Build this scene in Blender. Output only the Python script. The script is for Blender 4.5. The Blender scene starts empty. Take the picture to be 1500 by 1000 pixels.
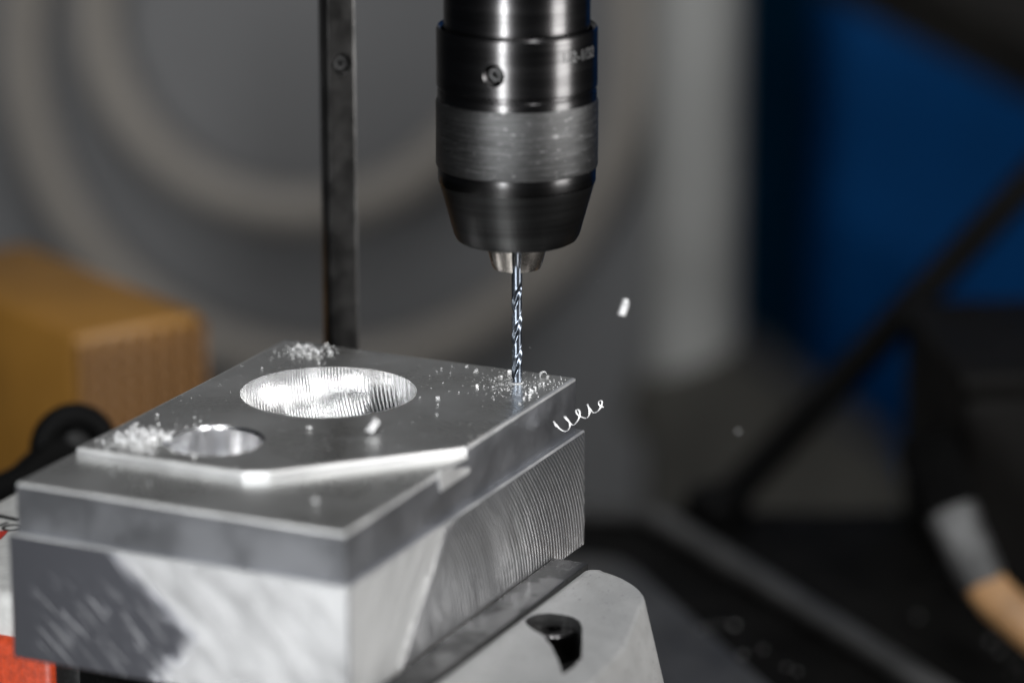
import bpy, bmesh, math, random
from math import sin, cos, pi, radians, sqrt
from mathutils import Vector, Matrix, noise as mnoise

random.seed(7)
SC = bpy.context.scene
COL = SC.collection

# ------------------------------------------------------------------ camera
FPX, PITCH, DIST = 5078.5, 0.2773, 0.95          # focal length in photo pixels, tilt, metres to the drill point
YAW = 1.1352                                       # direction of the long side of the aluminium block
FW = Vector((0, cos(PITCH), -sin(PITCH))); RT = Vector((1, 0, 0)); UP = Vector((0, sin(PITCH), cos(PITCH)))
def ray(px, py): return FW + RT*((px-750)/FPX) - UP*((py-500)/FPX)
CAM = -ray(757, 560)*DIST
def onz(px, py, z):
    d = ray(px, py); return CAM + d*((z-CAM.z)/d.z)
def ony(px, py, y):
    d = ray(px, py); return CAM + d*((y-CAM.y)/d.y)
CU, SU = cos(YAW), sin(YAW)
def onv(px, py, v):
    n = Vector((-SU, CU, 0)); d = ray(px, py); return CAM + d*((v-n.dot(CAM))/n.dot(d))
def loc(P): return Vector((P.x*CU+P.y*SU, -P.x*SU+P.y*CU, P.z))
def wld(u, v, z): return Vector((u*CU-v*SU, u*SU+v*CU, z))

cd = bpy.data.cameras.new('camera'); cam = bpy.data.objects.new('camera', cd); COL.objects.link(cam)
cam.matrix_world = Matrix.Translation(CAM) @ Matrix((RT, UP, -FW)).transposed().to_4x4()
cd.sensor_width = 36.0; cd.lens = 36.0*FPX/1500.0
cd.clip_start = 0.05; cd.clip_end = 50
cd.dof.use_dof = True; cd.dof.focus_distance = (Vector((0, 0, .01))-CAM).dot(FW); cd.dof.aperture_fstop = 4.1
cd.dof.aperture_blades = 9
SC.camera = cam

# ------------------------------------------------------------------ light
w = bpy.data.worlds.new('World'); SC.world = w; w.use_nodes = True
bg = w.node_tree.nodes['Background']; bg.inputs[0].default_value = (.72, .81, 1.0, 1); bg.inputs[1].default_value = .016
def area(name, pos, target, sx, sy, power, color=(1, 1, 1), spread=180):
    l = bpy.data.lights.new(name, 'AREA'); l.shape = 'RECTANGLE'; l.size = sx; l.size_y = sy
    l.energy = power; l.color = color; l.spread = radians(spread)
    o = bpy.data.objects.new(name, l); COL.objects.link(o); o.location = pos
    d = (Vector(target)-Vector(pos)).normalized()
    o.rotation_euler = d.to_track_quat('-Z', 'Y').to_euler(); return o
area('window_lamp', (.80, -.32, .16), (0, 0, .03), .34, .75, 1.75, (1, .99, .98), 72)
area('strip_lamp', (-.42, -1.15, .12), (0, 0, .03), .16, .9, 1.9, (.97, .985, 1), 55)
area('ceiling_tube', (-.24, -.60, .95), (-.06, -.1, 0), .06, 2.0, .95, (.98, .99, 1), 60)
area('ceiling_tube', (.30, -.60, .95), (.0, -.1, 0), .06, 2.0, .95, (.98, .99, 1), 60)
area('rear_ceiling_lamp', (.06, .48, .95), (.05, .95, -.15), .5, .25, 1.15, (1, .975, .94))
SC.view_settings.view_transform = 'Standard'; SC.view_settings.look = 'None'
SC.view_settings.exposure = 0; SC.view_settings.gamma = 1
SC.view_settings.use_curve_mapping = False

# ------------------------------------------------------------------ node helpers
class S:
    """a node socket with arithmetic"""
    def __init__(s, nt, sock): s.nt = nt; s.k = sock
    def m(s, op, *a, clamp=False):
        n = s.nt.nodes.new('ShaderNodeMath'); n.operation = op; n.use_clamp = clamp
        for i, q in enumerate((s,)+a):
            if isinstance(q, S): s.nt.links.new(q.k, n.inputs[i])
            else: n.inputs[i].default_value = q
        return S(s.nt, n.outputs[0])
    def __add__(s, o): return s.m('ADD', o)
    def __sub__(s, o): return s.m('SUBTRACT', o)
    def __mul__(s, o): return s.m('MULTIPLY', o)
    def __truediv__(s, o): return s.m('DIVIDE', o)
    __radd__ = __add__; __rmul__ = __mul__
    def max(s, o): return s.m('MAXIMUM', o)
    def min(s, o): return s.m('MINIMUM', o)
    def sin(s): return s.m('SINE')
    def sqrt(s): return s.m('SQRT')
    def abs(s): return s.m('ABSOLUTE')
    def step(s, a, b):      # smooth ramp a..b -> 0..1
        n = s.nt.nodes.new('ShaderNodeMapRange'); n.interpolation_type = 'SMOOTHSTEP'
        s.nt.links.new(s.k, n.inputs[0]); n.inputs[1].default_value = a; n.inputs[2].default_value = b
        return S(s.nt, n.outputs[0])
    def lerp(s, a, b): return s*(b-a)+a
class B:
    def __init__(s, name):
        s.m = bpy.data.materials.new(name); s.m.use_nodes = True; s.nt = s.m.node_tree
        s.p = s.nt.nodes['Principled BSDF']
        tc = s.nt.nodes.new('ShaderNodeTexCoord'); s.co = tc.outputs['Object']
        sp = s.nt.nodes.new('ShaderNodeSeparateXYZ'); s.nt.links.new(s.co, sp.inputs[0])
        s.x, s.y, s.z = [S(s.nt, o) for o in sp.outputs]
    def vec(s, x, y, z):
        n = s.nt.nodes.new('ShaderNodeCombineXYZ')
        for i, q in enumerate((x, y, z)):
            if isinstance(q, S): s.nt.links.new(q.k, n.inputs[i])
            else: n.inputs[i].default_value = q
        return n.outputs[0]
    def noise(s, scale, detail=3, rough=.55, vec=None, dist=0):
        n = s.nt.nodes.new('ShaderNodeTexNoise'); s.nt.links.new(vec or s.co, n.inputs['Vector'])
        n.inputs['Scale'].default_value = scale; n.inputs['Detail'].default_value = detail
        n.inputs['Roughness'].default_value = rough; n.inputs['Distortion'].default_value = dist
        return S(s.nt, n.outputs[0])
    def mix(s, f, a, b):
        n = s.nt.nodes.new('ShaderNodeMix'); n.data_type = 'RGBA'
        s.nt.links.new(f.k, n.inputs[0])
        for i, q in ((6, a), (7, b)):
            if isinstance(q, (tuple, list)): n.inputs[i].default_value = (*q, 1)
            else: s.nt.links.new(q, n.inputs[i])
        return n.outputs[2]
    def put(s, name, val):
        k = s.p.inputs[name]
        if isinstance(val, S): s.nt.links.new(val.k, k)
        elif isinstance(val, (tuple, list)): k.default_value = (*val, 1)
        elif isinstance(val, (int, float)): k.default_value = val
        else: s.nt.links.new(val, k)
    def bump(s, h, dist, strength=1.0):
        n = s.nt.nodes.new('ShaderNodeBump'); s.nt.links.new(h.k, n.inputs['Height'])
        n.inputs['Distance'].default_value = dist; n.inputs['Strength'].default_value = strength
        s.nt.links.new(n.outputs[0], s.p.inputs['Normal'])
def simple(name, col, rough=.5, metal=0.0, var=.25, nscale=60, bscale=None, bdist=.0002, rvar=.1, spec=.5):
    b = B(name); b.put('Specular IOR Level', spec); n = b.noise(nscale, 4)
    b.put('Base Color', b.mix(n.step(.3, .7), tuple(c*(1-var) for c in col), tuple(min(1, c*(1+var)) for c in col)))
    b.put('Metallic', metal); b.put('Roughness', b.noise(nscale*2.3, 3).lerp(rough-rvar, rough+rvar))
    if bscale: b.bump(b.noise(bscale, 3), bdist)
    return b.m

M = {}
def mk_top():
    b = B('aluminium_face_milled')
    # overlapping arcs of the facing cutter and fine scratches
    a1 = ((b.x+.10)*(b.x+.10)+(b.y-.03)*(b.y-.03)).sqrt()
    a2 = ((b.x-.05)*(b.x-.05)+(b.y-.10)*(b.y-.10)).sqrt()
    n1 = b.noise(900, 2, vec=b.vec(a1*1.0, 0.0, 0.0)); n2 = b.noise(1500, 2, vec=b.vec(a2, 0.0, 0.0))
    sm = b.noise(35, 4); fine = b.noise(4000, 2)
    b.put('Base Color', b.mix(sm.step(.3, .75), (.74, .74, .72), (.84, .845, .84))); b.put('Metallic', 1.0)
    b.put('Roughness', (sm.step(.35, .7)*.10+n1*.12+fine*.06+.17))
    b.bump(n1*.5+n2*.5+fine*.35, .0000042)
    return b.m
M['top'] = mk_top()
def mk_side(name, tint, r0, r1):
    b = B(name); gr = b.noise(1, 3, vec=b.vec(b.x*700, b.y*700, b.z*5000)); bl = b.noise(1700, 2); sm = b.noise(60, 3)
    b.put('Base Color', tint); b.put('Metallic', 1.0)
    b.put('Roughness', sm.step(.3, .7)*(r1-r0)+r0+bl*.08)
    b.bump(gr*.4+bl*.8, .000010)
    return b.m
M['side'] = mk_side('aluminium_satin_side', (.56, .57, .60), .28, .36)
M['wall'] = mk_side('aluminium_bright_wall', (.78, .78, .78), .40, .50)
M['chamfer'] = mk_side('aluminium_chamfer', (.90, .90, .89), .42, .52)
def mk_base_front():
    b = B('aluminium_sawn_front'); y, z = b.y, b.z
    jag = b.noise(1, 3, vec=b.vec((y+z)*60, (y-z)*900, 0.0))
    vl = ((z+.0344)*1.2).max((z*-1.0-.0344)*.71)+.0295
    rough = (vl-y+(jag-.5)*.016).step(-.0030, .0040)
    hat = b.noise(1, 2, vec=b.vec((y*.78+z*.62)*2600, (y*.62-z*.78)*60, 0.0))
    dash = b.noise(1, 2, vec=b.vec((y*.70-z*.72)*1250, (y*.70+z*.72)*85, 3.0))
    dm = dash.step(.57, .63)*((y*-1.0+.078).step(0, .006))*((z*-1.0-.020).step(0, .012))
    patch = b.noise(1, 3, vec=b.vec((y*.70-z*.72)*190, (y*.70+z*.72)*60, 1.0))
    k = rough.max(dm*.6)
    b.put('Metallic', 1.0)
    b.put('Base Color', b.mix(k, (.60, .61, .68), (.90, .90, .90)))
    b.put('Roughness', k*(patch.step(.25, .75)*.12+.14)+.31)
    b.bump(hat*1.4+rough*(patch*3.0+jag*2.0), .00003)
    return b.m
M['base_front'] = mk_base_front()
def mk_base_right():
    b = B('aluminium_fly_cut_right'); x, z = b.x, b.z
    wob = b.noise(140, 2)
    h = (z+.049).max(0.0)
    ph = x+h*h*15.0
    ridge = b.noise(1, 3, .7, vec=b.vec((ph+wob*.0006)*800, z*14, 0.0))
    comb = ((ph+wob*.0005)*(2*pi/.0017)).sin()*.5+.5
    jag = b.noise(1, 3, vec=b.vec((x*.69+z*.72)*55, (x*.72-z*.69)*700, 0.0))
    line = (z+.0171)*.94-.0743
    rough = (line-x+(jag-.5)*.022).step(-.001, .002)
    soft = b.noise(1, 3, vec=b.vec((x*.69+z*.72)*50, (x*.72-z*.69)*300, 5.0))
    b.put('Metallic', 1.0)
    b.put('Base Color', b.mix(rough, (.80, .80, .81), (.90, .90, .89)))
    b.put('Roughness', rough*(soft*.10+.10)+.33)
    inv = rough*-1.0+1.0
    b.bump(inv*(comb*2.3+ridge*3.6)+rough*(soft*2.0+jag*.6), .00016)
    return b.m
M['base_right'] = mk_base_right()
def mk_bowl():
    b = B('aluminium_raster_milled')
    n = b.noise(900, 2); n2 = b.noise(230, 2); n3 = b.noise(90, 2)
    d = b.x*CU-b.y*SU; q = b.x*SU+b.y*CU
    sc = ((d+q*q*9.0+n3*.0008)*(2*pi/.0009)).sin()
    b.put('Base Color', (.74, .74, .74)); b.put('Metallic', 1.0); b.put('Roughness', n.lerp(.20, .30))
    b.bump(sc*(n3*1.4+.1)+n*.6+n2*1.3, .00006)
    return b.m
M['bowl'] = mk_bowl()
def mk_bore():
    b = B('aluminium_bored'); n = b.noise(1, 2, vec=b.vec(b.x*150, b.y*150, b.z*2500))
    b.put('Base Color', (.86, .86, .87)); b.put('Metallic', 1.0); b.put('Roughness', .27); b.bump(n, .00002)
    return b.m
M['bore'] = mk_bore()
def mk_chuck(name, base, rough, streak):
    b = B(name); n = b.noise(1, 3, .6, vec=b.vec(b.x*60, b.y*60, b.z*4500)); f = b.noise(1, 2, vec=b.vec(b.x*25, b.y*25, b.z*900))
    b.put('Base Color', b.mix(f.step(.3, .7), tuple(c*.8 for c in base), tuple(c*1.2 for c in base)))
    b.put('Metallic', 1.0); b.put('Roughness', n.lerp(rough-.06, rough+.08)); b.bump(n, streak)
    return b.m
M['chuck'] = mk_chuck('blackened_steel_polished', (.098, .096, .096), .22, .000002)
M['cone'] = mk_chuck('blackened_steel_satin', (.062, .062, .062), .34, .000012)
def mk_knurl():
    b = B('blackened_steel_knurled')
    ang = b.y.m('ARCTAN2', b.x)
    k1 = (ang*170.0+b.z*8200.0).sin(); k2 = (ang*170.0-b.z*8200.0).sin()
    n = b.noise(1, 3, .65, vec=b.vec(b.x*90, b.y*90, b.z*2600)); sp = b.noise(1, 3, vec=b.vec(b.x*500, b.y*500, b.z*1400))
    b.put('Base Color', b.mix((sp.step(.60, .78)+n.step(.45, .75)*.35).min(1.0), (.075, .075, .075), (.30, .30, .30)))
    b.put('Metallic', 1.0); b.put('Roughness', n.lerp(.36, .52)); b.bump(k1.max(k2)*.25+n*2.2, .00007)
    return b.m
M['knurl'] = mk_knurl()
M['nose'] = simple('bare_steel_nose', (.66, .61, .56), .26, 1.0, .08, 900, 3000, .000004, .05)
M['drill'] = simple('coated_drill_steel', (.185, .21, .25), .30, 1.0, .12, 300, 4000, .000004, .04)
M['bar'] = simple('dark_steel_bar', (.042, .041, .040), .30, .85, .45, 90, 700, .00003, .1)
M['black_steel'] = simple('black_oxide_steel', (.045, .045, .045), .42, .6, .35, 220, 1800, .00003, .1)
def mk_plate():
    b = B('jaw_plate_black_oxide'); n = b.noise(220, 4); sp = b.noise(2600, 2); st = b.noise(70, 3)
    b.put('Base Color', b.mix(sp.step(.62, .74), (.028, .028, .028), (.16, .16, .16))); b.put('Metallic', .6)
    b.put('Roughness', st.step(.45, .55)*.2+n*.12+.28); b.bump(n*.6+sp, .00003)
    return b.m
M['plate'] = mk_plate()
def mk_cast():
    b = B('grey_cast_paint'); n = b.noise(110, 4); p = b.noise(1000, 3); q = b.noise(380, 3)
    c = b.mix(n.step(.3, .7), (.32, .32, .315), (.37, .37, .365))
    n2 = b.nt.nodes.new('ShaderNodeMix'); n2.data_type = 'RGBA'
    msk = (p.step(.58, .68)*q.step(.45, .6)+b.noise(55, 4, .7).step(.56, .74)*.55).min(1.0)
    b.nt.links.new(msk.k, n2.inputs[0]); b.nt.links.new(c, n2.inputs[6]); n2.inputs[7].default_value = (.22, .22, .22, 1)
    b.put('Base Color', n2.outputs[2]); b.put('Metallic', .15); b.put('Roughness', n.lerp(.32, .52)); b.bump(p+q*.8, .00012)
    return b.m
M['cast'] = mk_cast()
M['white'] = simple('white_cast_paint', (.62, .62, .60), .4, 0, .1, 200, 900, .00008)
M['red'] = simple('red_orange_paint', (.50, .055, .015), .42, 0, .22, 500, 900, .0001)
M['ink'] = simple('black_print', (.015, .015, .015), .5, 0, .1)
M['redink'] = simple('red_print', (.55, .03, .015), .5, 0, .1)
M['engrave'] = simple('engraved_marking', (.16, .16, .16), .5, .7, .2, 1500)
M['chip'] = simple('aluminium_chip', (.95, .95, .95), .38, .25, .04, 900, 3000, .00002, .1)
M['dust'] = simple('aluminium_dust', (.92, .92, .92), .45, .2, .05, 900)
M['table'] = simple('black_machine_table', (.007, .0068, .0065), .75, 0, .4, 60, 400, .0002, .12, spec=.06)
M['flange'] = simple('grey_vise_flange', (.06, .06, .06), .45, .2, .25, 40, 500, .0001)
M['lip'] = simple('worn_table_lip', (.09, .09, .09), .45, .3, .3, 80)
M['wall_grey'] = simple('grey_painted_wall', (.215, .216, .22), .62, 0, .06, 6)
M['hose'] = simple('beige_grey_hose', (.37, .34, .305), .5, 0, .06, 20)
M['post'] = simple('pale_grey_post', (.40, .40, .385), .45, 0, .06, 20)
M['foot'] = simple('brown_grey_foot', (.075,.072,.064), .6, 0, .2, 20, spec=.15)
M['blue'] = simple('blue_painted_sheet', (.0, .072, .26), .55, 0, .12, 8, spec=.12)
M['teal'] = simple('teal_edge_strip', (.0, .065, .15), .55, 0, .12, 8, spec=.12)
M['rod'] = simple('black_rod', (.004, .004, .004), .5, 0, .2, 30, spec=.06)
M['box'] = simple('black_plastic_case', (.007, .0065, .006), .55, 0, .2, 30, spec=.10)
M['wood'] = simple('varnished_wood', (.34, .19, .085), .38, 0, .2, 80)
M['ferrule'] = simple('tin_ferrule', (.10, .10, .10), .45, .8, .2, 120)
M['bristle'] = simple('black_bristle', (.004, .004, .004), .8, 0, .3, 300, spec=.02)
M['orange'] = simple('orange_crate_plastic', (.27, .130, .022), .5, 0, .1, 30)
M['orange_rib'] = simple('brown_crate_rib', (.15, .066, .012), .5, 0, .1, 30)
M['bench'] = simple('dark_bench', (.05, .05, .05), .6, 0, .2, 20)
M['beam'] = simple('dark_beam', (.03, .027, .022), .6, 0, .2, 20)

# ------------------------------------------------------------------ mesh helpers
RB = Matrix.Rotation(YAW, 4, 'Z')          # block frame (u, v, z) -> world
def mesh(name, verts, faces, smooth=None):
    me = bpy.data.meshes.new(name); me.from_pydata([tuple(v) for v in verts], [], faces); me.update()
    bm = bmesh.new(); bm.from_mesh(me); bmesh.ops.recalc_face_normals(bm, faces=bm.faces); bm.to_mesh(me); bm.free()
    if smooth is not None: soft(me, smooth)
    return me
def soft(me, ang=30):
    for p in me.polygons: p.use_smooth = True
    me.set_sharp_from_angle(angle=radians(ang))
def root(name, pos, label, cat, group=None):
    o = bpy.data.objects.new(name, None); COL.objects.link(o); o.location = pos; o.empty_display_size = .01
    return tag(o, label, cat, group)
def tag(o, label, cat, group=None):
    o['label'] = label; o['category'] = cat
    if group: o['group'] = group
    return o
def obj(name, me, mats, parent=None, frame=None, struct=False, pos=None):
    o = bpy.data.objects.new(name, me); COL.objects.link(o)
    if not isinstance(mats, (list, tuple)): mats = [mats]
    if len(me.materials) == 0:
        for m_ in mats: me.materials.append(m_)
    T = Matrix.Translation(pos) if pos is not None else Matrix()
    o.matrix_world = T @ (RB if frame == 'b' else Matrix())
    if parent is not None:
        chain = Matrix(); p = parent
        base = Matrix.Translation(p.location) if p.type == 'EMPTY' else p['_m'] if False else None
        o.parent = parent
        if p.type == 'EMPTY': o.matrix_parent_inverse = Matrix.Translation(p.location).inverted()
        else: o.matrix_parent_inverse = WM[p.name].inverted()
    WM[o.name] = T @ (RB if frame == 'b' else Matrix())
    if struct: o['kind'] = 'structure'
    return o
WM = {}
def lathe(prof, seg=96, smooth=28, cap0=True, cap1=True, off=(0, 0)):
    V = []; F = []
    for r, z in prof:
        for i in range(seg): a = 2*pi*i/seg; V.append((off[0]+r*cos(a), off[1]+r*sin(a), z))
    for j in range(len(prof)-1):
        for i in range(seg):
            k = (i+1) % seg; F.append((j*seg+i, j*seg+k, (j+1)*seg+k, (j+1)*seg+i))
    if cap0: F.append(tuple(range(seg)))
    if cap1: F.append(tuple(range((len(prof)-1)*seg, len(prof)*seg)))
    return mesh('lathe', V, F, smooth)
def box(x0, x1, y0, y1, z0, z1, bev=0.0, seg=2):
    return prism([(x0, y0), (x1, y0), (x1, y1), (x0, y1)], z0, z1, bev, seg)
def prism(poly, z0, z1, bev=0.0, seg=2, smooth=35):
    n = len(poly); V = [(x, y, z0) for x, y in poly]+[(x, y, z1) for x, y in poly]
    F = [tuple(range(n)), tuple(range(n, 2*n))]+[(i, (i+1) % n, n+(i+1) % n, n+i) for i in range(n)]
    me = mesh('prism', V, F)
    if bev:
        bm = bmesh.new(); bm.from_mesh(me)
        es = [e for e in bm.edges if len(e.link_faces) == 2 and e.calc_face_angle() > radians(25)]
        bmesh.ops.bevel(bm, geom=es, offset=bev, segments=seg, profile=.5, affect='EDGES', clamp_overlap=True)
        bm.to_mesh(me); bm.free()
    soft(me, smooth); return me
def xform(me, Mx): me.transform(Mx); me.update(); return me
def tube(path, rad, seg=16, closed=False, smooth=60, flat=1.0):
    n = len(path); P = [Vector(p) for p in path]; V = []; F = []
    prev = None
    for i in range(n):
        t = (P[min(i+1, n-1)]-P[max(i-1, 0)]).normalized()
        if prev is None:
            s = t.cross(Vector((0, 0, 1)))
            if s.length < .1: s = t.cross(Vector((1, 0, 0)))
        else: s = prev-t*prev.dot(t)
        s.normalize(); prev = s; b_ = t.cross(s)
        r = rad[i] if isinstance(rad, (list, tuple)) else rad
        for k in range(seg): a = 2*pi*k/seg; V.append(P[i]+s*(r*cos(a))+b_*(r*flat*sin(a)))
    for i in range(n-1):
        for k in range(seg):
            l = (k+1) % seg; F.append((i*seg+k, i*seg+l, (i+1)*seg+l, (i+1)*seg+k))
    F.append(tuple(range(seg))); F.append(tuple(range((n-1)*seg, n*seg)))
    return mesh('tube', V, F, smooth)
def carve(me, cutters):
    """cut holes out of a mesh; the cutter meshes are thrown away"""
    a = bpy.data.objects.new('a', me); COL.objects.link(a); cs = []
    for c in cutters:
        o = bpy.data.objects.new('c', c); COL.objects.link(o); cs.append(o)
        md = a.modifiers.new('b', 'BOOLEAN'); md.object = o; md.operation = 'DIFFERENCE'; md.solver = 'EXACT'
    dg = bpy.context.evaluated_depsgraph_get(); r = bpy.data.meshes.new_from_object(a.evaluated_get(dg))
    bpy.data.objects.remove(a)
    for o in cs: bpy.data.objects.remove(o)
    return r
def lettering(txt, size, depth, shear=0):
    cu = bpy.data.curves.new('t', 'FONT'); cu.body = txt; cu.size = size; cu.extrude = depth; cu.shear = shear
    cu.align_x = 'CENTER'; cu.align_y = 'CENTER'
    o = bpy.data.objects.new('t', cu); COL.objects.link(o)
    dg = bpy.context.evaluated_depsgraph_get(); r = bpy.data.meshes.new_from_object(o.evaluated_get(dg))
    bpy.data.objects.remove(o); return r

# ------------------------------------------------------------------ the setting
ZT = -.16
obj('machine_table', prism([(-.62, -.5), (.62, -.5), (.62, .366), (-.03, .366), (-.03, .52), (-.62, .52)], ZT-.03, ZT, .003), M['table'], struct=True)
obj('bench', box(-1.2, 1.2, .30, 1.6, -.47, -.42, 0), M['bench'], struct=True)
obj('wall', box(-1.3, ony(965, 300, .90).x, .90, .93, -.4195, .75, 0), M['wall_grey'], struct=True)

lipP = [(-.02, .352), (.040, .352), (.0539, .345), (.1322, .1826), (.2600, -.0960)]
def strip(path, wdt, z0, z1, bev):
    L = []; Rr = []
    for i, p in enumerate(path):
        a = Vector(path[max(i-1, 0)]); b_ = Vector(path[min(i+1, len(path)-1)]); t = (b_-a).normalized(); n = Vector((-t.y, t.x))
        L.append(tuple(Vector(p)+n*wdt/2)); Rr.append(tuple(Vector(p)-n*wdt/2))
    return prism(L+Rr[::-1], z0, z1, bev, 2)
tag(obj('table_lip', strip(lipP, .011, ZT+.0005, ZT+.007, .0028), M['lip']), 'worn grey raised lip running along the black machine table', 'table edge')

# ------------------------------------------------------------------ aluminium workpiece
uN, uF, vN, vL = -.12631, .01134, -.01289, .08034
uC, vD, uE, vI = -.05821, .02637, -.10092, .07831
h1, h2, h3, e = .0022, .01531, .04894, .00193
BOWL = (-.02946, .04272, .0240); BORE = (-.08085, .04907, .01253)
wp = root('workpiece', wld(-.0575, .0337, -h3), 'stepped aluminium block with round bowl pocket and smaller bore, clamped in the vise', 'metal block')
zb = -h2-.0005
Vs = {'A': (uF, vI, 0), 'B': (uF, vN, 0), 'C': (uC, vN, 0), 'D1': (uE+.003, vD-.0027, 0), 'D2': (uE, vD+.0032, 0), 'E': (uE, vI, 0),
      'a': (uF, vI, -h1), 'c': (uC, vN, -h1), 'd1': (uE+.003, vD-.0027, -h1), 'd2': (uE, vD+.0032, -h1), 'e': (uE, vI, -h1),
      'n': (uN, vN, -h1), 'l': (uN, vL, -h1), 'k': (uF, vL, -h1),
      'nb': (uN, vN, zb), 'lb': (uN, vL, zb), 'kb': (uF, vL, zb), 'bb': (uF, vN, zb)}
ks = list(Vs); ix = {k: i for i, k in enumerate(ks)}
Fs = ['A B C D1 D2 E', 'C D1 d1 c', 'D1 D2 d2 d1', 'D2 E e d2', 'E A a e', 'n c d1 d2 e a k l', 'n c C B bb nb', 'B A a k kb bb', 'l k kb lb', 'n l lb nb', 'nb lb kb bb']
me = mesh('upper', [Vs[k] for k in ks], [tuple(ix[q] for q in f.split()) for f in Fs])
bm = bmesh.new(); bm.from_mesh(me); bm.verts.ensure_lookup_table()
def ed(pairs): return [bm.edges.get((bm.verts[ix[a]], bm.verts[ix[b]])) for a, b in pairs]
bmesh.ops.bevel(bm, geom=ed([('n', 'c'), ('n', 'l'), ('C', 'B'), ('C', 'D1'), ('D1', 'D2'), ('D2', 'E'), ('E', 'A'), ('A', 'B'), ('B', 'bb'), ('C', 'c'), ('l', 'k')]),
                offset=.00085, segments=2, profile=.6, affect='EDGES')
bm.to_mesh(me); bm.free()
def cyl(cx, cy, r, z0, z1, seg=128): return lathe([(r, z0), (r, z1)], seg, off=(cx, cy))
me = carve(me, [cyl(*BOWL[:2], BOWL[2]+.00002, -.0345, .01, 160), cyl(*BORE[:2], BORE[2]+.00072, -.012, .01), cyl(0, 0, .00153, -.010, .01, 40)])
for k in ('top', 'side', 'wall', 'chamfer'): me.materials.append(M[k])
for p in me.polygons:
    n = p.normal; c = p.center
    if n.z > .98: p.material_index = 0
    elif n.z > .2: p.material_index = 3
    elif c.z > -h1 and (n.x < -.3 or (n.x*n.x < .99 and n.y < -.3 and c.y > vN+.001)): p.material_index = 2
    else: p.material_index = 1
soft(me, 14)
obj('upper_step', me, None, wp, 'b')['label'] = 'satin upper step with chamfered edges and a cut corner'
me = carve(box(uN-e, uF+e, vN-e, vL+e, -h3, -h2, .0005, 1), [cyl(*BOWL[:2], BOWL[2]-.001, -.0200, .01, 64)])
for k in ('side', 'base_front', 'base_right', 'chamfer'): me.materials.append(M[k])
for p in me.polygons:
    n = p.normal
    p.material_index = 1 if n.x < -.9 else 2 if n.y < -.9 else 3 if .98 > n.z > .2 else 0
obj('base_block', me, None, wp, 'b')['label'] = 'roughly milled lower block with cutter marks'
nt = [loc(onv(a, b_, vN)) for a, b_ in ((640, 688), (687, 684), (687, 691), (645, 719))]  # thin pale facet added to imitate the reflection at the step end
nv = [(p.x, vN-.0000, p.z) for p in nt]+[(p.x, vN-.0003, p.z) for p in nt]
obj('glint_facet', mesh('glint', nv, [(0, 1, 2, 3), (4, 5, 6, 7), (0, 1, 5, 4), (1, 2, 6, 5), (2, 3, 7, 6), (3, 0, 4, 7)]), M['chamfer'], wp, 'b')['label'] = 'small raised pale facet imitating a bright reflection at the end of the step'
R0 = BOWL[2]; prof = []
for i in range(41):
    t = i/40; a = t*pi/2
    r = R0*cos(a)**.8; z = -.0190*sin(a)
    prof.append((max(r, .0004), z-.00001))
bw = obj('bowl_pocket', lathe(prof, 160, 50, False, True), M['bowl'], wp, 'b', pos=wld(BOWL[0], BOWL[1], 0)); bw['label'] = 'bright round bowl pocket with scalloped cutter rings'
rb = BORE[2]
bo = obj('bored_hole', lathe([(rb+.0007, -.00002), (rb, -.0009), (rb, -.0086), (rb-.0006, -.0092), (.003, -.0092)], 128, 25, False, True), M['bore'], wp, 'b', pos=wld(BORE[0], BORE[1], 0))
bo['label'] = 'smaller round bore with chamfered rim'

# ------------------------------------------------------------------ drill chuck and drill
ch = root('drill_chuck', (0, 0, .033), 'black steel keyless drill chuck with knurled sleeve gripping the drill', 'drill chuck')
obj('arbor', lathe([(.0196, .0975), (.0196, .150)], 128), M['chuck'], ch)
body = lathe([(.0200, .0966), (.0202, .0985), (.0212, .0992), (.0216, .0984), (.0216, .0834), (.0210, .0829), (.0210, .0820), (.0200, .0815)][::-1], 160, 25)
aS = -pi/2-radians(16.5); zS = .0895
dirS = Vector((cos(aS), sin(aS), 0))
def radial(prof, seg=40, ang=aS, z=zS, r0=.0216):
    m_ = lathe(prof, seg, 30); d = Vector((cos(ang), sin(ang), 0))
    q = Vector((0, 0, 1)).rotation_difference(d).to_matrix().to_4x4()
    return xform(m_, Matrix.Translation(d*r0+Vector((0, 0, z))) @ q)
body = carve(body, [radial([(.0022, -.007), (.0022, -.0012), (.0034, .0004), (.0034, .004)])]); soft(body, 25)
obj('collar', body, M['chuck'], ch)
obj('set_screw', radial([(.0001, -.0048), (.0011, -.0048), (.0011, -.0022), (.0020, -.0022), (.0020, -.0068), (.0001, -.0068)], 6), M['black_steel'], ch)
obj('groove_ring', lathe([(.0212, .0822), (.0214, .0818), (.0214, .0790), (.0205, .0786)][::-1], 160, 25), M['chuck'], ch)
obj('knurled_sleeve', lathe([(.0208, .0612), (.0216, .0612), (.0218, .0618), (.0218, .0788), (.0215, .0797), (.0206, .0797)], 160, 25), M['knurl'], ch)
obj('hood_band', lathe([(.0207, .0610), (.0213, .0610), (.0213, .0574), (.0211, .0568), (.0206, .0568)][::-1], 160, 25), M['chuck'], ch)
obj('hood', lathe([(.0206, .0575), (.0210, .0567), (.0171, .0424), (.0163, .0410), (.0152, .0404), (.0088, .0402), (.0088, .048)][::-1], 160, 22, False, False), M['cone'], ch)
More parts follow.
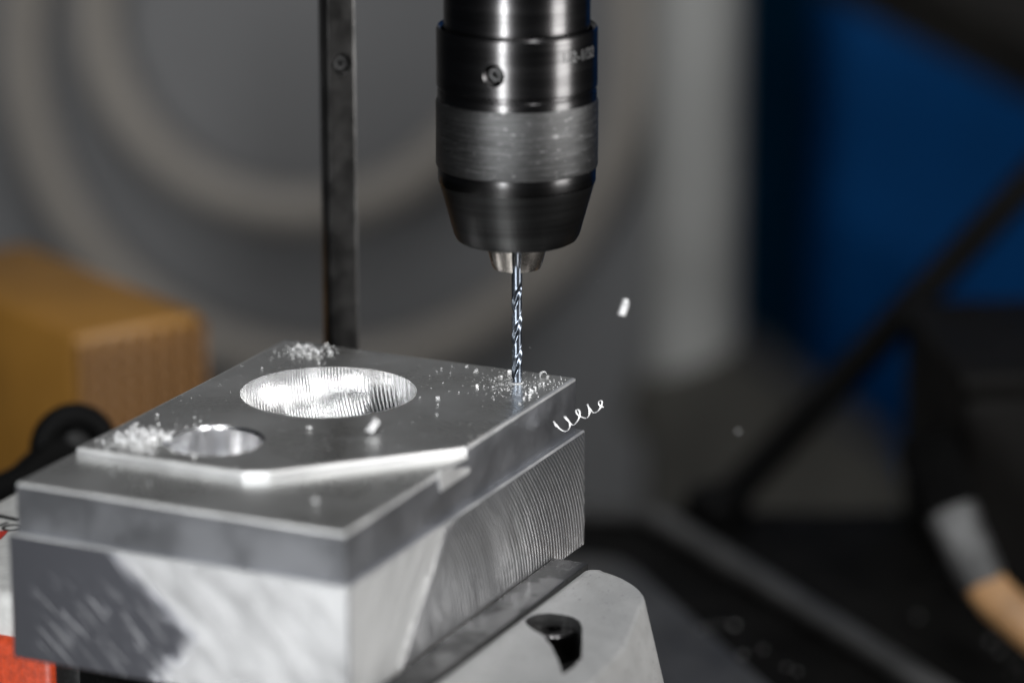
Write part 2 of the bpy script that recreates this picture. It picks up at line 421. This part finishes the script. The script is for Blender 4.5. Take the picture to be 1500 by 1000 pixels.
def jaw(a0, a1):
    V = []; F = []; n = 14
    for z, ro in ((.0475, .0086), (.0400, .0086), (.0336, .0069), (.0326, .0064)):
        ring = [(ro*cos(a0+(a1-a0)*i/n), ro*sin(a0+(a1-a0)*i/n), z) for i in range(n+1)]
        mid = (a0+a1)/2; ring += [(.0013*cos(mid)+.0002*cos(a1), .0013*sin(mid)+.0002*sin(a1), z), (.0013*cos(mid)+.0002*cos(a0), .0013*sin(mid)+.0002*sin(a0), z)]
        V += ring
    k = n+3
    for j in range(3):
        for i in range(k): l = (i+1) % k; F.append((j*k+i, j*k+l, (j+1)*k+l, (j+1)*k+i))
    F += [tuple(range(k)), tuple(range(3*k, 4*k))]
    return mesh('jaw', V, F, 25)
gap = radians(5)
for i in range(3):
    a = -pi/2+2*pi/3*i-radians(1); g = .16
    obj('chuck_jaw', jaw(a+g, a+2*pi/3-g), M['nose'], ch)
tx = lettering('1/2-1/32', .0042, .00012)
bm = bmesh.new(); bm.from_mesh(tx)
for v in bm.verts:
    a = -pi/2+radians(51)+v.co.x/.0216; r = .02166+v.co.z*.6; v.co = Vector((r*cos(a), r*sin(a), .0935+v.co.y))
bm.to_mesh(tx); bm.free()
obj('engraved_size', tx, M['engrave'], ch)

def drill_mesh():
    Rd = .00146; z0, z1, zf = -.0045, .046, .0290; NZ = 260; NA = 56; V = []; F = []
    for j in range(NZ+1):
        z = z0+(z1-z0)*j/NZ
        dep = min(1, max(0, (zf-z)/.004)); dep = dep*dep*(3-2*dep)
        if z < z0+.0008: tipk = max(.05, (z-z0)/.0008)
        else: tipk = 1
        tw = 2*pi*z/.0192+2.2
        for i in range(NA):
            a = 2*pi*i/NA
            q = (a % pi)/pi                       # two flutes
            fl = 0
            if q < .44: s = sin(pi*q/.44); fl = .50*s
            elif q > .53: fl = .03                # body clearance behind the margin
            V.append((Rd*tipk*(1-fl*dep)*cos(a+tw), Rd*tipk*(1-fl*dep)*sin(a+tw), z))
    for j in range(NZ):
        for i in range(NA): k = (i+1) % NA; F.append((j*NA+i, j*NA+k, (j+1)*NA+k, (j+1)*NA+i))
    F += [tuple(range(NA)), tuple(range(NZ*NA, (NZ+1)*NA))]
    return mesh('drill', V, F, 32)
tag(obj('twist_drill', drill_mesh(), M['drill']), 'thin blue grey twist drill biting into the aluminium block', 'drill bit')
burr = []
for i in range(49):
    a = 2*pi*i/48; burr.append((.00172*cos(a), .00172*sin(a), .0001+.00012*random.random()))
tag(obj('drill_burr', tube(burr, .00013, 6), M['chip']), 'bright ring of burr around the drill where it enters the block', 'metal burr')

# ------------------------------------------------------------------ square steel bar behind the block
pb = ony(497, 300, .075); bx = Matrix.Translation((pb.x, .075, 0)) @ Matrix.Rotation(radians(21), 4, 'Z')
bar = xform(prism([(-.0043, -.0043), (.0043, -.0043), (.0043, .0043), (-.0043, .0043)], ZT, .20, .0006), bx)
hz = ony(503, 95, .070).z
fr = bx.to_3x3() @ Vector((0, -1, 0))
hole = xform(lathe([(.0026, -.001), (.0026, .0036), (.0032, .0044), (.0032, .01)], 40), Matrix.Translation(Vector((pb.x, .075, hz))+fr*0) @ Vector((0, 0, 1)).rotation_difference(fr).to_matrix().to_4x4())
bar = carve(bar, [hole]); soft(bar, 30)
br = root('steel_bar', (pb.x, .075, ZT), 'upright square dark steel bar with one threaded hole, behind the block', 'metal bar')
obj('shaft', bar, M['bar'], br)
sc = xform(lathe([(.0001, .0012), (.0012, .0012), (.0012, .0026), (.0023, .0026), (.0023, -.0008), (.0001, -.0008)], 6), Matrix.Translation(Vector((pb.x, .075, hz))) @ Vector((0, 0, 1)).rotation_difference(fr).to_matrix().to_4x4())
obj('screw', sc, M['black_steel'], br)

# ------------------------------------------------------------------ vise
vs = root('machine_vise', wld(-.06, .03, ZT), 'grey cast machine vise with black jaw plates and a red painted side', 'vise')
zj = -.0458; vi0 = vN-e-.0002
obj('jaw_plate', box(-.23, -.0084, vi0-.0105, vi0, -.085, zj, .0004), M['plate'], vs, 'b')['label'] = 'black steel jaw plate pressing on the milled side of the block'
vc = vi0-.0107
# movable jaw casting: plan outline with a big rounded far corner, top falling away from the plate
def casting():
    pl = [(-.235, vc), (-.0105, vc), (-.0088, vc-.002)]
    for i in range(11):
        t = i/10*pi/2; pl.append((-.0250+.0160*cos(t), -.0315-.0165*sin(t)))
    pl += [(-.050, -.0545), (-.235, -.068)]
    me = prism(pl, ZT+.018, -.0472, .0036, 4)
    for v in me.vertices:
        if v.co.y > vc-.0046 and v.co.z > -.052: v.co.z = -.0472
        if v.co.z > -.06: v.co.z -= .16*max(0, (vc-v.co.y)-.006)
        elif v.co.z < -.12 and v.co.y < vc-.003: v.co.y -= .016; v.co.x += .014 if v.co.x > -.06 else 0
    return me
cast = casting()
# tear-drop screw pocket where the vertical counterbore breaks out of the slope
def lz(px, py, z): return loc(onz(px, py, z))
tear = [lz(px, py, -.0485) for px, py in ((769, 915), (775, 910), (787, 905), (805, 902), (825, 902), (840, 904), (849, 908), (853, 916), (853, 935), (852, 955), (840, 968), (824, 979), (818, 962), (808, 944), (795, 931), (780, 925), (771, 920))]
cut = prism([(p.x, p.y) for p in tear], -.0605, -.02)
cast = carve(cast, [cut]); soft(cast, 40)
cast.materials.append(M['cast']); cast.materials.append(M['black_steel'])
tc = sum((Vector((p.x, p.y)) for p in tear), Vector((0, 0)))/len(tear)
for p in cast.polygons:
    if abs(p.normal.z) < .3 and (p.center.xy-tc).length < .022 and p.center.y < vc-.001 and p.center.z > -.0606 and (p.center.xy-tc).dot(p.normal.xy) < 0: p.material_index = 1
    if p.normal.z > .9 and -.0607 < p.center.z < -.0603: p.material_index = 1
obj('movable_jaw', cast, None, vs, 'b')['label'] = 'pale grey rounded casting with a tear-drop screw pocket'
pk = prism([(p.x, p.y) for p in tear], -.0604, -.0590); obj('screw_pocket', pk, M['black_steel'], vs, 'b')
scp = loc(onz(812, 920, -.0512))
cs = lathe([(.0001, -.0030), (.0016, -.0030), (.0019, .0), (.0052, .0), (.0058, -.0006), (.0058, -.008), (.0001, -.008)], 48, 30)
obj('cap_screw', cs, M['chuck'], vs, 'b', pos=wld(scp.x, scp.y, -.0512))
# fixed jaw on the other side of the block
vf = vL+e+.0002
obj('jaw_plate', box(-.097, .02, vf, vf+.0075, -.085, zj-.001, .0004), M['plate'], vs, 'b')
obj('fixed_jaw', box(-.096, .03, vf+.0077, .152, -.0850, -.0460, .004, 3), M['white'], vs, 'b')['label'] = 'white painted jaw casting with black lettering'
obj('jaw_side', box(-.0985, .028, vf+.0070, .150, ZT+.02, -.0575, .003, 3), M['red'], vs, 'b')['label'] = 'red orange painted lower side of the jaw'
lp = lz(3, 770, -.0459)
tx = lettering('NO', .0085, .0001, .1)
aT = math.atan2(*(lambda a, b_: ((b_-a).y, (b_-a).x))(onz(0, 768, -.0459), onz(20, 772, -.0459)))
obj('lettering', xform(tx, Matrix.Rotation(aT, 4, 'Z')), M['ink'], vs, None, pos=onz(3, 770, -.0458))
p0, p1, p2 = onz(-14, 778, -.0458), onz(12, 778, -.0458), onz(0, 790, -.0458)
obj('red_arrow', mesh('tri', [p0, p1, p2, p0+Vector((0, 0, .0002)), p1+Vector((0, 0, .0002)), p2+Vector((0, 0, .0002))], [(0, 1, 2), (3, 4, 5), (0, 1, 4, 3), (1, 2, 5, 4), (2, 0, 3, 5)]), M['redink'], vs)
q0, q1 = onz(-60, 744, -.0459), onz(28, 762, -.0459)
obj('seam', tube([q0, (q0+q1)/2, q1], .0007, 8), M['ink'], vs)
obj('bed', box(-.20, -.02, -.03, .10, ZT+.018, -.0900, .002), M['black_steel'], vs, 'b')
fl = [onz(872, 808, ZT+.016), onz(905, 812, ZT+.016), onz(935, 828, ZT+.016), onz(1130, 1000, ZT+.016)]
d1 = (fl[3]-fl[2]).normalized()
fp = [(fl[0].x-.28, fl[0].y+.02), (fl[0].x, fl[0].y), (fl[1].x, fl[1].y), (fl[2].x, fl[2].y)]+[(fl[2].x+d1.x*.36, fl[2].y+d1.y*.36), (-.28, -.25)]
obj('base_flange', prism(fp, ZT, ZT+.0155, .002, 2), M['flange'], vs)
# hand wheel behind the left jaw
hw = ony(108, 655, .10)
ax = Vector((.35, -.9, .12)).normalized(); qh = Vector((0, 0, 1)).rotation_difference(ax).to_matrix().to_4x4(); Th = Matrix.Translation(hw) @ qh
ringp = [(.0100*cos(2*pi*i/48), .0100*sin(2*pi*i/48), 0) for i in range(49)]
hwl = obj('hand_wheel', xform(tube(ringp, .0038, 12), Th), M['rod'], vs)
obj('wheel_hub', xform(lathe([(.0052, -.006), (.0052, .003), (.0040, .0045)], 40), Th), M['black_steel'], hwl)
obj('wheel_web', xform(lathe([(.0090, -.0035), (.0090, -.0015)], 40), Th), M['black_steel'], hwl)
sp0 = hw-ax*.004; obj('lead_screw', tube([ony(-40, 752, .07), ony(40, 712, .085), sp0], .0075, 20), M['rod'], vs)

# ------------------------------------------------------------------ things behind
def spiral():
    P = []
    for i in range(181):
        t = -pi/2-.35+4*pi*i/180*.985       # two turns; the cross-over lies above the picture
        turn = (t+pi/2)/(2*pi); k = min(1, max(0, (turn-.93)/.14)); k = k*k*(3-2*k)
        cx, cy = 480+(440-480)*k, 60+(10-60)*k; rx, ry = 450+(300-450)*k, 478+(300-478)*k
        P.append(ony(cx+rx*cos(t), cy+ry*sin(t), .8835-.004*k))
    return P
tag(obj('hose', tube(spiral(), .0118, 20), M['hose']), 'thick beige grey hose coiled in two loops on the grey wall', 'hose')
cp = ony(1018, 300, .74); pz = ony(1018, 545, .74).z
po = root('grey_post', (cp.x, .74, -.42), 'pale grey round post standing before the blue sheet', 'post')
obj('tube', xform(lathe([(.0235, pz-.01), (.0235, .60)], 64), Matrix.Translation((cp.x, .74, 0))), M['post'], po)
obj('flange', xform(lathe([(.030, pz-.03), (.034, pz-.024), (.030, pz-.004), (.0238, pz)], 64), Matrix.Translation((cp.x, .74, 0))), M['foot'], po)
def slab(pts, y0, y1): # upright plate traced in the plane y0
    A = [ony(a, b_, y0) for a, b_ in pts]; n = len(A); V = A+[Vector((p.x, y1, p.z)) for p in A]
    return mesh('slab', V, [tuple(range(n)), tuple(range(n, 2*n))]+[(i, (i+1) % n, n+(i+1) % n, n+i) for i in range(n)])
zf = -.419
def down(p): return p
pts = [(955, 575), (1085, 528), (1330, 712)]
A = [ony(a, b_, .70) for a, b_ in pts]; A += [Vector((A[2].x, .70, zf)), Vector((A[0].x, .70, zf))]
V = A+[Vector((p.x, .80, p.z)) for p in A]; n = 5
obj('gusset', mesh('g', V, [tuple(range(n)), tuple(range(n, 2*n))]+[(i, (i+1) % n, n+(i+1) % n, n+i) for i in range(n)]), M['foot'], po)['label'] = 'brown grey sloping foot plate of the post'
bl = root('blue_sheet', (ony(1350, 300, .96).x, .96, -.42), 'dark blue painted machine sheet behind the grey post', 'machine panel')
xa, xb = ony(1185, 300, .96).x, ony(1085, 300, .96).x
obj('sheet', box(xa, xa+.7, .96, .99, -.4195, .6, .002), M['blue'], bl)
obj('edge_strip', box(xb-.03, xa-.001, .965, .99, -.4195, .6, .002), M['teal'], bl)
b0, b1 = ony(1180, -130, .86), ony(1700, 150, .86)
tag(obj('dark_beam', tube([b0, (b0+b1)/2, b1], .032, 4), M['beam']), 'dark brown beam crossing in front of the blue sheet', 'beam')
r0 = onz(1050, 748, ZT+.006); r1 = ony(1640, 125, .42)
dr = (r1-r0).normalized()
lv = root('lever', r0, 'black lever rod slanting up from the machine table before the blue sheet', 'lever')
obj('rod', tube([r0, r0+(r1-r0)*.5, r1], .0068, 20), M['rod'], lv)
obj('pivot', xform(lathe([(.013, ZT-r0.z+.0002), (.013, .004), (.010, .008)], 40), Matrix.Translation(r0)), M['rod'], lv)
# black case
bc = ony(1412, 572, .265)
cs_ = root('black_case', (bc.x+.08, .31, ZT), 'matt black equipment case on the table behind the brush', 'case')
Rc = Matrix.Translation((bc.x, .265, 0)) @ Matrix.Rotation(radians(6), 4, 'Z')
obj('shell', xform(box(0, .20, 0, .10, ZT+.0002, bc.z-.002, .006, 3), Rc), M['box'], cs_)
obj('lid', xform(box(-.001, .201, -.001, .101, bc.z-.0018, bc.z+.006, .003, 2), Rc), M['box'], cs_)
# paint brush
T0 = ony(1356, 640, .238); F0 = ony(1394, 752, .205); F1 = ony(1444, 862, .180); ax = (F1-F0).normalized()
H1 = onz(1640, 1040, ZT+.008)
bs = root('paint_brush', F1, 'paint brush with wooden handle, tin ferrule and black bristles lying on the table', 'brush')
def flat(path, ws, ts, seg=20, side=None):
    V = []; F = []; n = len(path)
    for i, p in enumerate(path):
        t = (path[min(i+1, n-1)]-path[max(i-1, 0)]).normalized(); s = side-t*side.dot(t); s.normalize(); u_ = t.cross(s)
        for k in range(seg):
            a = 2*pi*k/seg; c_, s_ = cos(a), sin(a)
            V.append(p+s*(ws[i]*math.copysign(abs(c_)**.6, c_))+u_*(ts[i]*math.copysign(abs(s_)**.6, s_)))
    for i in range(n-1):
        for k in range(seg): l = (k+1) % seg; F.append((i*seg+k, i*seg+l, (i+1)*seg+l, (i+1)*seg+k))
    F += [tuple(range(seg)), tuple(range((n-1)*seg, n*seg))]
    return mesh('flat', V, F, 50)
sd = Vector((.93, .10, .35))
obj('ferrule', flat([F0, F0+(F1-F0)*.12, F0+(F1-F0)*.16, F0+(F1-F0)*.8, F1], [.0092, .0095, .0090, .0086, .0074], [.0050, .0052, .0046, .0046, .0048], 24, sd), M['ferrule'], bs)
tipb = F0+(T0-F0)
obj('bristles', flat([F0+ax*.003, F0+(T0-F0)*.4, F0+(T0-F0)*.8, tipb], [.0086, .0105, .0105, .0085], [.0042, .0060, .0050, .0025], 24, sd), M['bristle'], bs)
obj('handle', flat([F1-ax*.003, F1+(H1-F1)*.10, F1+(H1-F1)*.3, F1+(H1-F1)*.7, H1], [.0070, .0072, .0068, .0060, .0055], [.0042, .0052, .0055, .0050, .0045], 24, sd), M['wood'], bs)
# orange crate with ribbed sides
cn = ony(108, 492, .25); zc = cn.z; cl = onz(-142, 385, zc)
e2 = cl-cn; L2 = e2.length; e2.normalize(); e1 = Vector((-e2.y, e2.x, 0)); e1 = e1 if e1.x > 0 else -e1
L1 = (onz(288, 484, zc)-cn).x/e1.x
bk = root('orange_crate', Vector((cn.x, cn.y, ZT)), 'orange plastic crate with a grid of ribs beside the grey wall', 'crate')
poly = [cn, cn+e1*L1, cn+e1*L1+e2*L2, cn+e2*L2]
obj('shell', prism([(p.x, p.y) for p in poly], ZT+.0002, zc, .003), M['orange'], bk)
nr = Vector((e1.y, -e1.x, 0)); nr = nr if nr.dot(e2) < 0 else -nr
def bar_on(a, b_, zlo, zhi, th=.0016):
    P = [cn+e1*a+nr*.0003, cn+e1*b_+nr*.0003, cn+e1*b_+nr*th, cn+e1*a+nr*th]
    return prism([(p.x, p.y) for p in P], zlo, zhi)
NX = 7
for i in range(NX+1):
    a = .001+(L1-.004)*i/NX; obj('rib', bar_on(a, a+.0022, ZT+.003, zc-.003, .0035), M['orange_rib'], bk)
for i in range(7):
    z = zc-.010-.0070*i; obj('rib', bar_on(.001, L1-.001, z, z+.0022, .0032), M['orange_rib'], bk)

# ------------------------------------------------------------------ chips and dust
def curl(turns, rad, pitch, wid, n=None, jit=.12, rs=None):
    rs = rs or random; n = n or int(14*turns)+4; V = []; F = []
    for i in range(n+1):
        t = i/n; a = 2*pi*turns*t; r = rad*(1+jit*(rs.random()-.5)); x = pitch*turns*t
        w_ = wid*(.5+.5*sin(pi*min(1, t*1.3+.1)))*(1+.3*(rs.random()-.5))
        for s in (0, 1):
            V.append((x+w_*(s-.5), r*cos(a), r*sin(a))); 
        for s in (0, 1):
            V.append((x+w_*(s-.5), (r-.00006)*cos(a), (r-.00006)*sin(a)))
    for i in range(n):
        b_ = 4*i; c = 4*(i+1)
        F += [(b_, b_+1, c+1, c), (b_+2, c+2, c+3, b_+3), (b_, c, c+2, b_+2), (b_+1, b_+3, c+3, c+1)]
    F += [(0, 2, 3, 1), (4*n, 4*n+1, 4*n+3, 4*n+2)]
    return mesh('curl', V, F, 60)
def flake(s, seed):
    rs = random.Random(seed); V = []; n = 7
    for i in range(n):
        a = 2*pi*i/n; r = s*(.5+.6*rs.random()); V.append((r*cos(a), r*.6*sin(a), s*.5*rs.random()))
    V += [(x*.9, y*.9, z+s*.22) for x, y, z in V]
    return mesh('flake', V, [tuple(range(n)), tuple(range(n, 2*n))]+[(i, (i+1) % n, n+(i+1) % n, n+i) for i in range(n)], 20)
VAR = [curl(1.2, .00045, .0004, .0005), curl(1.8, .0004, .0005, .0006), curl(.7, .0006, .0003, .0007), curl(2.4, .00045, .00045, .0005)]+[flake(.0006, i) for i in range(4)]
for m_ in VAR: m_.materials.append(M['chip'])
RC = random.Random(11)
def chip(pos, k, sc, label, group, rot=None):
    o = bpy.data.objects.new('metal_chip', VAR[k]); COL.objects.link(o); o.location = pos
    o.rotation_euler = rot or (RC.random()*6, RC.random()*.6-.3, RC.random()*6); o.scale = (sc,)*3
    if group and 'aluminium chip' in label:      # curls and flakes look different
        label = label.replace('aluminium chip', 'curled aluminium chip' if k < 4 else 'flat aluminium flake')
        group = ('curled ' if k < 4 else 'flat ')+group
    return tag(o, label, 'metal chip', group)
def top(px, py, dz=.0003, z=0): p = onz(px, py, z); return p+Vector((0, 0, dz))
LB = 'small bright aluminium chip lying near the drill point'; G = 'chips around the drill'
for px, py, k, s in ((697, 543, 0, .9), (684, 537, 4, .8), (700, 566, 0, 1.0), (796, 551, 2, 1.7), (803, 553, 0, .8), (777, 573, 1, 1.2), (771, 578, 5, 1.2), (783, 570, 2, .9), (776, 580, 6, 1.0), (761, 591, 7, 1.0), (749, 545, 3, 1.0), (727, 554, 4, .7), (735, 565, 6, .6),
                    (790, 565, 3, .7), (820, 561, 6, .6), (743, 548, 5, .7), (796, 563, 2, .6), (768, 584, 0, .7), (733, 553, 1, .6), (812, 557, 7, .6), (722, 568, 6, .6), (810, 569, 5, .5), (788, 583, 6, .4)):
    chip(top(px, py), k, s, LB, G)
LB = 'bright aluminium chip on the flat top between bowl pocket and drill'; G = 'chips between pocket and drill'
for px, py, k, s in ((643, 584, 3, .8), (641, 594, 4, .6), (640, 607, 5, .8), (647, 541, 6, .6), (640, 546, 4, .5), (650, 562, 6, .5), (615, 583, 5, .5), (660, 548, 7, .5), (672, 575, 6, .4), (629, 552, 4, .45)):
    chip(top(px, py), k, s, LB, G)
LB = 'bright aluminium chip at the back corner of the block top'; G = 'chips at the back corner'
for i in range(16):
    px = RC.gauss(450, 14); py = 515+(px-450)*.05+RC.gauss(0, 3.5); chip(top(px, py, .0005+.0008*RC.random()), RC.choice((0, 2, 5, 6, 1)), .6+.7*RC.random(), LB, G)
for px, py in ((440, 523), (484, 516), (493, 514), (468, 533), (384, 540), (478, 505)): chip(top(px, py), RC.choice((4, 5, 6)), .7, LB, G)
LB = 'bright aluminium chip in the heap beside the smaller bore'; G = 'chips heaped beside the bore'
for i in range(96):
    px = RC.gauss(205, 20); py = 642+(px-203)*-.05+RC.gauss(0, 5.5)
    chip(top(px, py, .0004+.0012*RC.random()*max(0, 1-abs(px-203)/40)), RC.choice((0, 1, 1, 2, 2, 3, 3, 3, 5, 7)), .5+1.3*RC.random()**1.5, LB, G)
for px, py in ((231, 621), (240, 637), (252, 634), (246, 640), (285, 611), (230, 609), (198, 622), (178, 662), (205, 657), (222, 664), (150, 646), (268, 650), (253, 660), (283, 668), (186, 646)): chip(top(px, py), RC.choice((2, 5, 6, 1)), .9, LB, G)
chip(top(453, 629), 5, 1.7, 'single flat aluminium flake in front of the bowl pocket', None, (0, 0, .3))
c = obj('metal_chip', curl(3.2, .0011, .0016, .0017), M['chip'], pos=top(541, 639, .0014)); c.rotation_euler = (0, -.35, 1.15)
tag(c, 'fat curled aluminium chip in front of the bowl pocket', 'metal chip')
chip(top(462, 739, .0008, -h1), 5, 1.9, 'round aluminium flake on the lowered corner floor', None, (0, 0, .9))
LB = 'tiny aluminium speck on the lowered strip before the bore'; G = 'specks on the lowered strip'
for px, py in ((166, 693), (219, 709)): chip(top(px, py, .0004, -h1), 4, .8, LB, G)
chip(top(345, 688, .0002), 6, .9, 'aluminium speck at the rim of the step below the bore', None)
# long spring-shaped shaving off the right edge
p0 = onv(812, 627, vN-.0035); p1 = onv(886, 590, vN-.012); axd = p1-p0; Ls = axd.length; axd.normalize()
def spring(P0, ax_, L, turns, r0, r1, wid):
    s = ax_.cross(Vector((0, 0, 1))).normalized(); t_ = s.cross(ax_); V = []; F = []; n = int(turns*22)
    for i in range(n+1):
        t = i/n; a = 2*pi*turns*t+.6; r = r0+(r1-r0)*t; c_ = P0+ax_*(L*t); d = s*cos(a)+t_*sin(a)
        tg = (ax_*(L/turns/(2*pi))+(t_*cos(a)-s*sin(a))*r).normalized(); wv = tg.cross(d).normalized()
        w_ = wid*(.6+.4*mnoise.noise(Vector((a*.9, 3, 0)))); r *= 1+.6*mnoise.noise(Vector((a*.45, 0, 7))); c_ = c_+ax_*(.0012*mnoise.noise(Vector((a*.4, 9, 0))))
        for q in (-.5, .5): V.append(c_+d*r+wv*(w_*q))
        for q in (-.5, .5): V.append(c_+d*(r-.00009)+wv*(w_*q))
    for i in range(n):
        b_ = 4*i; c = 4*(i+1); F += [(b_, b_+1, c+1, c), (b_+2, c+2, c+3, b_+3), (b_, c, c+2, b_+2), (b_+1, b_+3, c+3, c+1)]
    F += [(0, 2, 3, 1), (4*n, 4*n+1, 4*n+3, 4*n+2)]
    return mesh('spring', V, F, 60)
tag(obj('metal_shaving', spring(p0, axd, Ls, 4.6, .0019, .0012, .00065), M['chip']), 'long spring shaped aluminium shaving hanging off the right edge of the block', 'metal shaving')
# chips thrown through the air
p = ony(917, 447, .055); c = obj('metal_chip', curl(3.5, .0011, .0013, .0014), M['chip'], pos=p+Vector((-.0012, 0, -.0028))); c.rotation_euler = (0, -1.25, .3)
tag(c, 'curled aluminium chip flying through the air right of the drill', 'metal chip')
chip(ony(1081, 632, .10), 4, .8, 'small bright chip flying through the air before the grey foot plate', None)
LB = 'tiny bright speck of aluminium thrown into the air round the drill'; G = 'specks in the air'
for px, py in ((699, 476), (712, 515), (727, 521), (710, 530), (777, 509), (836, 458), (876, 412), (905, 564), (849, 543), (836, 690), (931, 676), (652, 432)): chip(ony(px, py, RC.uniform(-.01, .01)), 6, .16, LB, G)
LB = 'aluminium chip lying on the grey vise flange'; G = 'chips on the flange'
for px, py in ((1022, 922), (1030, 921), (1042, 919), (1050, 916), (1056, 918), (1076, 918), (1088, 960), (1118, 953), (1152, 978), (1168, 986)): chip(top(px, py, .0006, ZT+.0155) if px < 1060 else top(px, py, .0006, ZT+.0155), RC.choice((4, 5, 6)), 1.1, LB, G)
LB = 'aluminium chip on the black table near the brush'; G = 'chips on the black table'
for px, py in ((1370, 835), (1380, 845), (1410, 848), (1465, 955), (1480, 990), (1495, 975), (1450, 940), (1168, 772), (1345, 905)): chip(top(px, py, .0006, ZT), RC.choice((0, 2, 5)), .8, LB, G)
# fine swarf too small to count
V = []; F = []
def speck(p, s):
    b_ = len(V); q = Matrix.Rotation(RC.random()*6, 3, Vector((RC.random(), RC.random(), RC.random()+.1)).normalized())
    for d in ((1, 0, -.5), (-.6, .8, -.5), (-.6, -.8, -.5), (0, 0, .8)): V.append(p+q @ (Vector(d)*s))
    F.extend([(b_, b_+1, b_+2), (b_, b_+1, b_+3), (b_+1, b_+2, b_+3), (b_+2, b_, b_+3)])
def inside(p):
    l = loc(p)
    if not (uE+.001 < l.x < uF-.001 and vN+.001 < l.y < vI-.001): return False
    if (l.x-BOWL[0])**2+(l.y-BOWL[1])**2 < (BOWL[2]+.0004)**2 or (l.x-BORE[0])**2+(l.y-BORE[1])**2 < (BORE[2]+.001)**2: return False
    cx, cy = uE, vD; return (l.x-uE)*(vN-vD)-(l.y-vD)*(uC-uE) < -.00002
for i in range(520):
    p = onz(RC.gauss(757, 30), RC.gauss(563, 11), 0)
    if inside(p): speck(p+Vector((0, 0, .00006)), .00005+.00016*RC.random()**2)
for i in range(420):
    p = onz(RC.gauss(205, 32), RC.gauss(643, 10), 0)
    if inside(p): speck(p+Vector((0, 0, .00008)), .00008+.0003*RC.random()**2)
for i in range(160):
    p = onz(RC.gauss(450, 26), RC.gauss(516, 7), 0)
    if inside(p): speck(p+Vector((0, 0, .00008)), .00008+.0003*RC.random()**2)
for i in range(420):
    p = wld(RC.uniform(uE, uF), RC.uniform(vN, vI), 0)
    if inside(p): speck(p+Vector((0, 0, .00005)), .00004+.00009*RC.random()**2)
sw = obj('aluminium_dust', mesh('dust', V, F), M['dust']); sw['kind'] = 'stuff'
tag(sw, 'fine aluminium dust strewn over the top of the block', 'metal dust')
